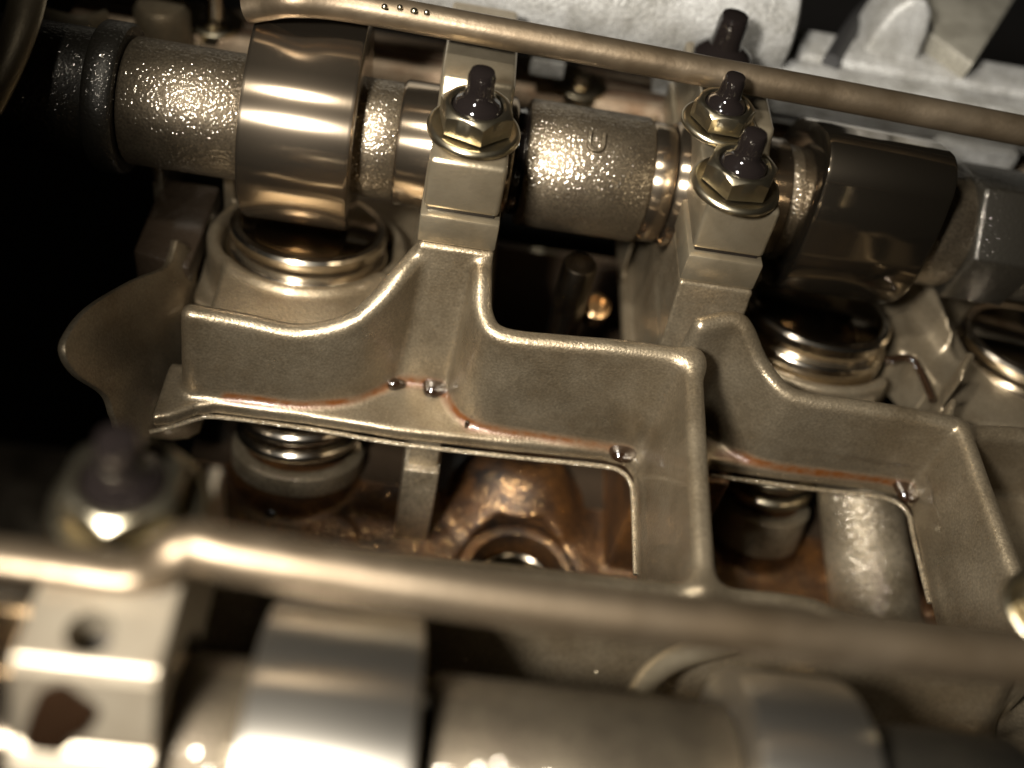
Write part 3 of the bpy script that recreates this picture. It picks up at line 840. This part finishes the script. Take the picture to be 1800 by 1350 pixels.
# near bank cap, wide towards the left, with a drilled crown
o = root('bearing_cap', 'blurred bearing cap with a drilled hole, bottom left below the flattened tube end', 'bearing cap', ((LC0+LC1)/2, YF, 0), GC)
ZC = 2.05
yh = az(152, 1116, ZC)[1]; yedge = az(150, 1166, ZC)[1]
ynut = az(228, 900, 1.74)[1]
prof = [(yedge, ZC), (yedge-.12, ZC-.12), (yedge-.5, 1.1), (yedge-.9, 0.7), (yedge-1.1, 0.01), (YF-1.3, 0.01)]
prof += [(YF-1.28*math.cos(t), 1.28*math.sin(t)) for t in np.linspace(0.05, math.pi-.05, 20)]
prof += [(YF+2.8, 0.01), (YF+2.75, 1.74), (-10.85, 1.74), (-11.0, ZC)]
m = MB(); m.prism(prof, LC0, LC1); cb_ = m.build('cap_body', CAPB, o, bevel=0.07)
hx, hy, hz = az(158, 1113, ZC)
m = MB(); m.lathe([(0.25, -0.6), (0.25, 0.3)], (hx, hy, ZC), (0, 0, 1), 32); ct_ = m.build('cutter', DARK, o)
md = cb_.modifiers.new('hole', 'BOOLEAN'); md.object = ct_; md.operation = 'DIFFERENCE'; md.solver = 'EXACT'
me_ = bpy.data.meshes.new_from_object(cb_.evaluated_get(bpy.context.evaluated_depsgraph_get())); cb_.modifiers.clear(); me_.polygons.foreach_set('use_smooth', [False]*len(me_.polygons)); cb_.data = me_; me_.name = 'cap_body'
bpy.data.objects.remove(ct_)
m = MB(); m.box(LC0-3, LC0-.02, YF+.7, YF+2.78, 0.02, 1.70); m.build('side_arm', OILMET, o, bevel=0.1)
m = MB(); m.lathe([(0.245, -0.58), (0.24, -.56), (0.02, -.55)], (hx, hy, ZC), (0, 0, 1), 28)
m.build('oil_in_hole', DARK, o)
hexnut((228, 893), 1.74, 'blurred hex nut at the left above the flattened tube end', 'stud end inside the blurred nut at the left', 'washer under the blurred nut at the left', 1.08, 30)
hexnut(None, None, 'hex nut cut off by the right edge, beside the near tube', 'stud end cut off by the right edge of the picture', 'washer cut off by the right edge of the picture', 0.8, 0, loc=tuple(az(1842, 1080, 1.3)))
# thick black oil running down the camera side of that cap
fp_, fn_ = (0, yedge-.12, ZC-.12), np.array((0, -1.0, 0.41)); fn_ = fn_/np.linalg.norm(fn_)
ol = [(78, 1205), (112, 1198), (150, 1222), (178, 1246), (160, 1285), (128, 1312), (118, 1372), (22, 1372), (38, 1290), (62, 1225)]
ol = [onpl(x, y, fp_, fn_) for x, y in smooth_closed(ol+ol[:1])][:-1]
m = MB(); k_ = len(ol); ce = sum(ol)/k_
V = []
for sc_, h_ in ((1.0, -0.02), (0.97, 0.035), (0.85, 0.07), (0.5, 0.10), (0.02, 0.11)):
    V += [tuple(ce+(p-ce)*sc_+fn_*h_) for p in ol]
m.add(V, [(r*k_+i, r*k_+(i+1) % k_, (r+1)*k_+(i+1) % k_, (r+1)*k_+i) for r in range(4) for i in range(k_)])
so = m.build('oil_run', OIL); tag(so, 'black oil running down the front of the drilled cap at the bottom left', 'oil')

# ------------------------------------------------------------------ oil tubes
ZT = 2.65
t = root('oil_tube', 'far oil spray tube crossing above the far camshaft', 'tube', az(900, 55, ZT), 'oil spray tubes along the camshafts')
pts = smoothpts([az(436, 14, 2.3), az(470, 8, 2.45), az(520, 3, ZT), az(620, 12, ZT), az(900, 62, ZT), az(1200, 118, ZT), az(1500, 173, ZT), az(1850, 240, ZT), az(2500, 365, ZT)])
m = MB(); m.sweep(pts, 0.275, 24); m.build('pipe', TUBE, t)
t2 = root('oil_tube', 'near oil spray tube, thick and blurred, with a flattened left end', 'tube', az(900, 1040, 2.4), 'oil spray tubes along the camshafts')
ZN = 2.45
P = [(-120, 962, 2.2), (0, 978, 2.2), (120, 994, 2.2), (215, 1008, 2.2), (262, 1001, 2.25), (305, 975, 2.4), (350, 962, ZN), (430, 980, ZN), (700, 1024, ZN), (1000, 1067, ZN), (1400, 1115, ZN), (1850, 1168, ZN), (2500, 1245, ZN)]
pts = smoothpts([az(*p) for p in P])
rad = []
for i, p in enumerate(pts):
    u = i/8
    f = min(max((u-3.0)/2.5, 0), 1)
    f = f*f*(3-2*f)
    rad.append((0.24+f*0.06, 0.15+f*0.15))
m = MB(); m.sweep(pts, rad, 28); m.build('pipe', TUBE, t2)
# drops on the far tube
for px, dl in [((676, 11), 'leftmost of the four shiny oil drops on the far tube'), ((703, 12), 'second from the left of the shiny oil drops on the far tube'), ((728, 18), 'third from the left of the shiny oil drops on the far tube'), ((750, 21), 'rightmost of the four shiny oil drops on the far tube')]:
    c = az(*px, ZT+.26)
    m = MB(); q_ = 0.7+0.4*random.random(); m.lathe([(0.07*q_, -.03), (0.066*q_, .01), (0.045*q_, .03), (0.01, .038)], c, (0, 0, 1), 12)
    o = m.build('oil_drop', ZINC); tag(o, dl, 'drop', 'oil drops on the far tube')

# ------------------------------------------------------------------ valve springs
def spring(B, h0, r, wr, turns, pitch, label):
    o = root('valve_spring', label, 'spring', B+VA*h0, 'valve springs in the lower chamber')
    u = Vector((1, 0, 0)); v = Vector(VA).cross(u); a = Vector(VA)
    pts = []
    for k in range(int(turns*40)+1):
        t = 2*math.pi*k/40
        pts.append(Vector(B)+a*(h0+wr+pitch*k/40)+u*(r*math.cos(t))+v*(r*math.sin(t)))
    V = []; Fc = []; n = 12
    for i, p in enumerate(pts):
        rd = (p-Vector(B)); rd = (rd-a*rd.dot(a)).normalized()
        for k in range(n):
            q = 2*math.pi*k/n
            V.append(p+rd*(wr*math.cos(q))+a*(wr*math.sin(q)))
    for i in range(len(pts)-1):
        for k in range(n): Fc.append((i*n+k, i*n+(k+1) % n, (i+1)*n+(k+1) % n, (i+1)*n+k))
    Fc.append(tuple(range(n))[::-1]); Fc.append(tuple((len(pts)-1)*n+k for k in range(n)))
    m = MB(); m.add(V, Fc); m.build('coil', CHROME if r > 1 else ZINC, o)
spring(B1, 0.48, 1.2, 0.16, 5.5, 0.44, 'dark steel valve spring in the left window')
spring(B2, .92, 0.85, 0.15, 4.5, 0.46, 'valve spring in the right window with a coppery glint')

# ------------------------------------------------------------------ oil and varnish lying on the casting
zs = ZL+0.03
def puddle(px, z, rx, ry, label):
    c = az(*px, z); m = MB()
    n = 24; rows = [(1.0, -0.02), (0.96, 0.05), (0.8, 0.10), (0.5, 0.13), (0.2, 0.14), (0.02, 0.142)]
    V = []; Fc = []
    for (s_, h_) in rows:
        for k in range(n):
            t = 2*math.pi*k/n; w_ = 1+0.12*math.sin(3*t+1)
            V.append((c[0]+rx*s_*w_*math.cos(t), c[1]+ry*s_*w_*math.sin(t), z+h_))
    for i in range(len(rows)-1):
        for k in range(n): Fc.append((i*n+k, i*n+(k+1) % n, (i+1)*n+(k+1) % n, (i+1)*n+k))
    Fc.append(tuple(range(n))[::-1]); Fc.append(tuple((len(rows)-1)*n+k for k in range(n)))
    m.add(V, Fc); o = m.build('oil_puddle', OIL); tag(o, label, 'oil puddle', 'oil puddles lying in the corners of the casting')
puddle((764, 682), zs, 0.27, 0.22, 'small black oil puddle at the foot of the first pillar')
puddle((694, 676), zs, 0.2, 0.13, 'tiny black oil puddle in the left corner of the first pillar')
puddle((1098, 793), zs, 0.36, 0.26, 'black oil puddle in the right corner of the left window ledge')
puddle((1598, 862), zs, 0.34, 0.28, 'black oil puddle in the right corner of the right window ledge')
puddle((820, 748), zs, 0.05, 0.05, 'bead of oil on the ledge where the middle wall begins')
puddle((480, 902), ZFL+.02, 0.22, 0.12, 'oil pool glinting on the brown chamber floor below the spring')

# ------------------------------------------------------------------ things under and behind the far camshaft
c = az(992, 560, -3.0)
o = root('drain_tube', 'dim upright tube standing in the dark opening under the far camshaft', 'tube', (c[0], c[1]+.4, -6))
m = MB(); m.lathe([(0.36, 0), (0.36, 4.6), (0.33, 4.65), (0.26, 4.65)], (c[0], -1.2, -6), (0, 0, 1), 32); m.build('pipe', OILMET, o)
c = az(1045, 545, -3.2)
o = root('bronze_bush', 'small bronze bush glinting in the dark opening under the far camshaft', 'bush', c)
m = MB(); m.lathe([(0.3, -.3), (0.32, 0), (0.3, .3), (0.2, .34), (0.18, .2)], c, (0, -.5, 1), 24); m.build('sleeve', BRONZE, o)

# manifold beyond the head
mo = root('intake_manifold', 'pale bare aluminium manifold flange and runner beyond the head', 'manifold', az(1500, 120, 1.0))
def pt(x, y, z): return az(x, y, z)
# stepped flange: lines that run along the head
za, zb = 0.9, 0.35
fy0 = az(1500, 178, za)[1]+.95; fy1 = az(1500, 120, za)[1]; fy2 = az(1500, 84, za)[1]
fx0 = az(1395, 110, za)[0]
m = MB(); m.box(fx0-3.0, 24, fy0-.25, fy1, zb-.5, za); m.build('lower_flange', WHITE, mo, bevel=0.07)
m = MB(); m.box(fx0+.2, 24, fy1+.07, fy2+.3, zb-.5, za+.12); m.build('upper_flange', WHITE, mo, bevel=0.09)
# runner: thick round bar ending at the right in a rounded end
ra, rb_ = az(1400, 75, 1.6), az(500, -75, 1.6)
yy = (ra[1]+1.0); rr = 1.35
m = MB(); x1 = ra[0]; 
m.lathe([(0.5, -.02), (rr-.35, 0), (rr-.1, .12), (rr, .4), (rr, x1+14)], (x1, yy+.2, 1.35), (-1, 0, 0), 56); m.build('runner', WHITE, mo)
# lug on the flange
b0 = az(1562, 96, za)
poly = [(-.72, 0), (-.6, .75), (-.42, 1.3), (-.15, 1.6), (.2, 1.58), (.42, 1.35), (.55, .9), (.62, 0)]
m = MB(); m.prism([(b0[0]+p[0], za-.1+p[1]) for p in poly], b0[1]-.25, b0[1]+1.1, axis='y'); m.build('lug', WHITE, mo, bevel=0.13, seg=3)
# pads under the tube
for (xa, ya, xb, yb) in [(936, 85, 995, 112), (1330, 160, 1410, 192), (1650, 228, 1782, 268)]:
    z_ = 0.0
    a = az(xa, (ya+yb)/2-2, z_); b = az(xb, (ya+yb)/2+6, z_)
    m = MB(); m.box(a[0], b[0], a[1]-.15, a[1]+2.5, z_-.42, z_); m.build('pad', WHITE, mo, bevel=0.04)
# bracket at the top right
bo = root('bracket', 'grey cast bracket slanting in the top right corner', 'bracket', az(1700, 60, 1.0))
bp = [az(x, y, 1.5) for x, y in [(1632, -30), (1800, -30), (1748, 55), (1712, 112), (1636, 58)]]
m = MB(); V = [tuple(p) for p in bp]+[(p[0], p[1]+.2, p[2]-.8) for p in bp]
m.add(V, [(0, 1, 2, 3, 4), (9, 8, 7, 6, 5)]+[(i, (i+1) % 5, 5+(i+1) % 5, 5+i) for i in range(5)]); m.build('plate', GREYB, bo, bevel=0.06)
h = [az(x, y, 1.0) for x, y in [(1460, 110), (1490, 60), (1520, 20), (1560, -10), (1640, -50)]]
ho = root('rubber_hose', 'black rubber hose behind the aluminium lug at the top right', 'hose', h[0])
m = MB(); m.sweep(smoothpts(h), 0.2, 16); m.build('hose_body', RUBBER, ho)

# ------------------------------------------------------------------ left side: chain guide, casting edge
o = root('chain_guide', 'blurred brown upright chain guide in the top left corner', 'chain guide', az(15, 130, 1.0))
g = [az(-30, 190, 1.2), az(10, 110, 1.6), az(40, 30, 2.0), az(60, -60, 2.4)]
m = MB(); m.sweep(smoothpts(g), [(0.32, 0.2)]*25, 14); m.build('rail', CAPM, o)
o = root('timing_cover', 'dim timing cover edge curving behind the chain guide at the top left', 'cover', az(120, 40, 0))
g = [az(62, 30, -.6), az(100, 48, -.6), az(150, 56, -.6), az(190, 46, -.6)]
m = MB(); m.sweep(smoothpts(g), [(0.12, 0.4)]*25, 14); m.build('flange', CAPM, o)
g = az(285, 25, -0.5)
o = root('cover_boss', 'dim rounded casting boss left of the first screw boss', 'boss', g)
m = MB(); m.lathe([(0.62, -1), (0.6, .1), (0.5, .25), (0.2, .3)], g, (0, 0, 1), 32); m.build('dome', CAST, o)
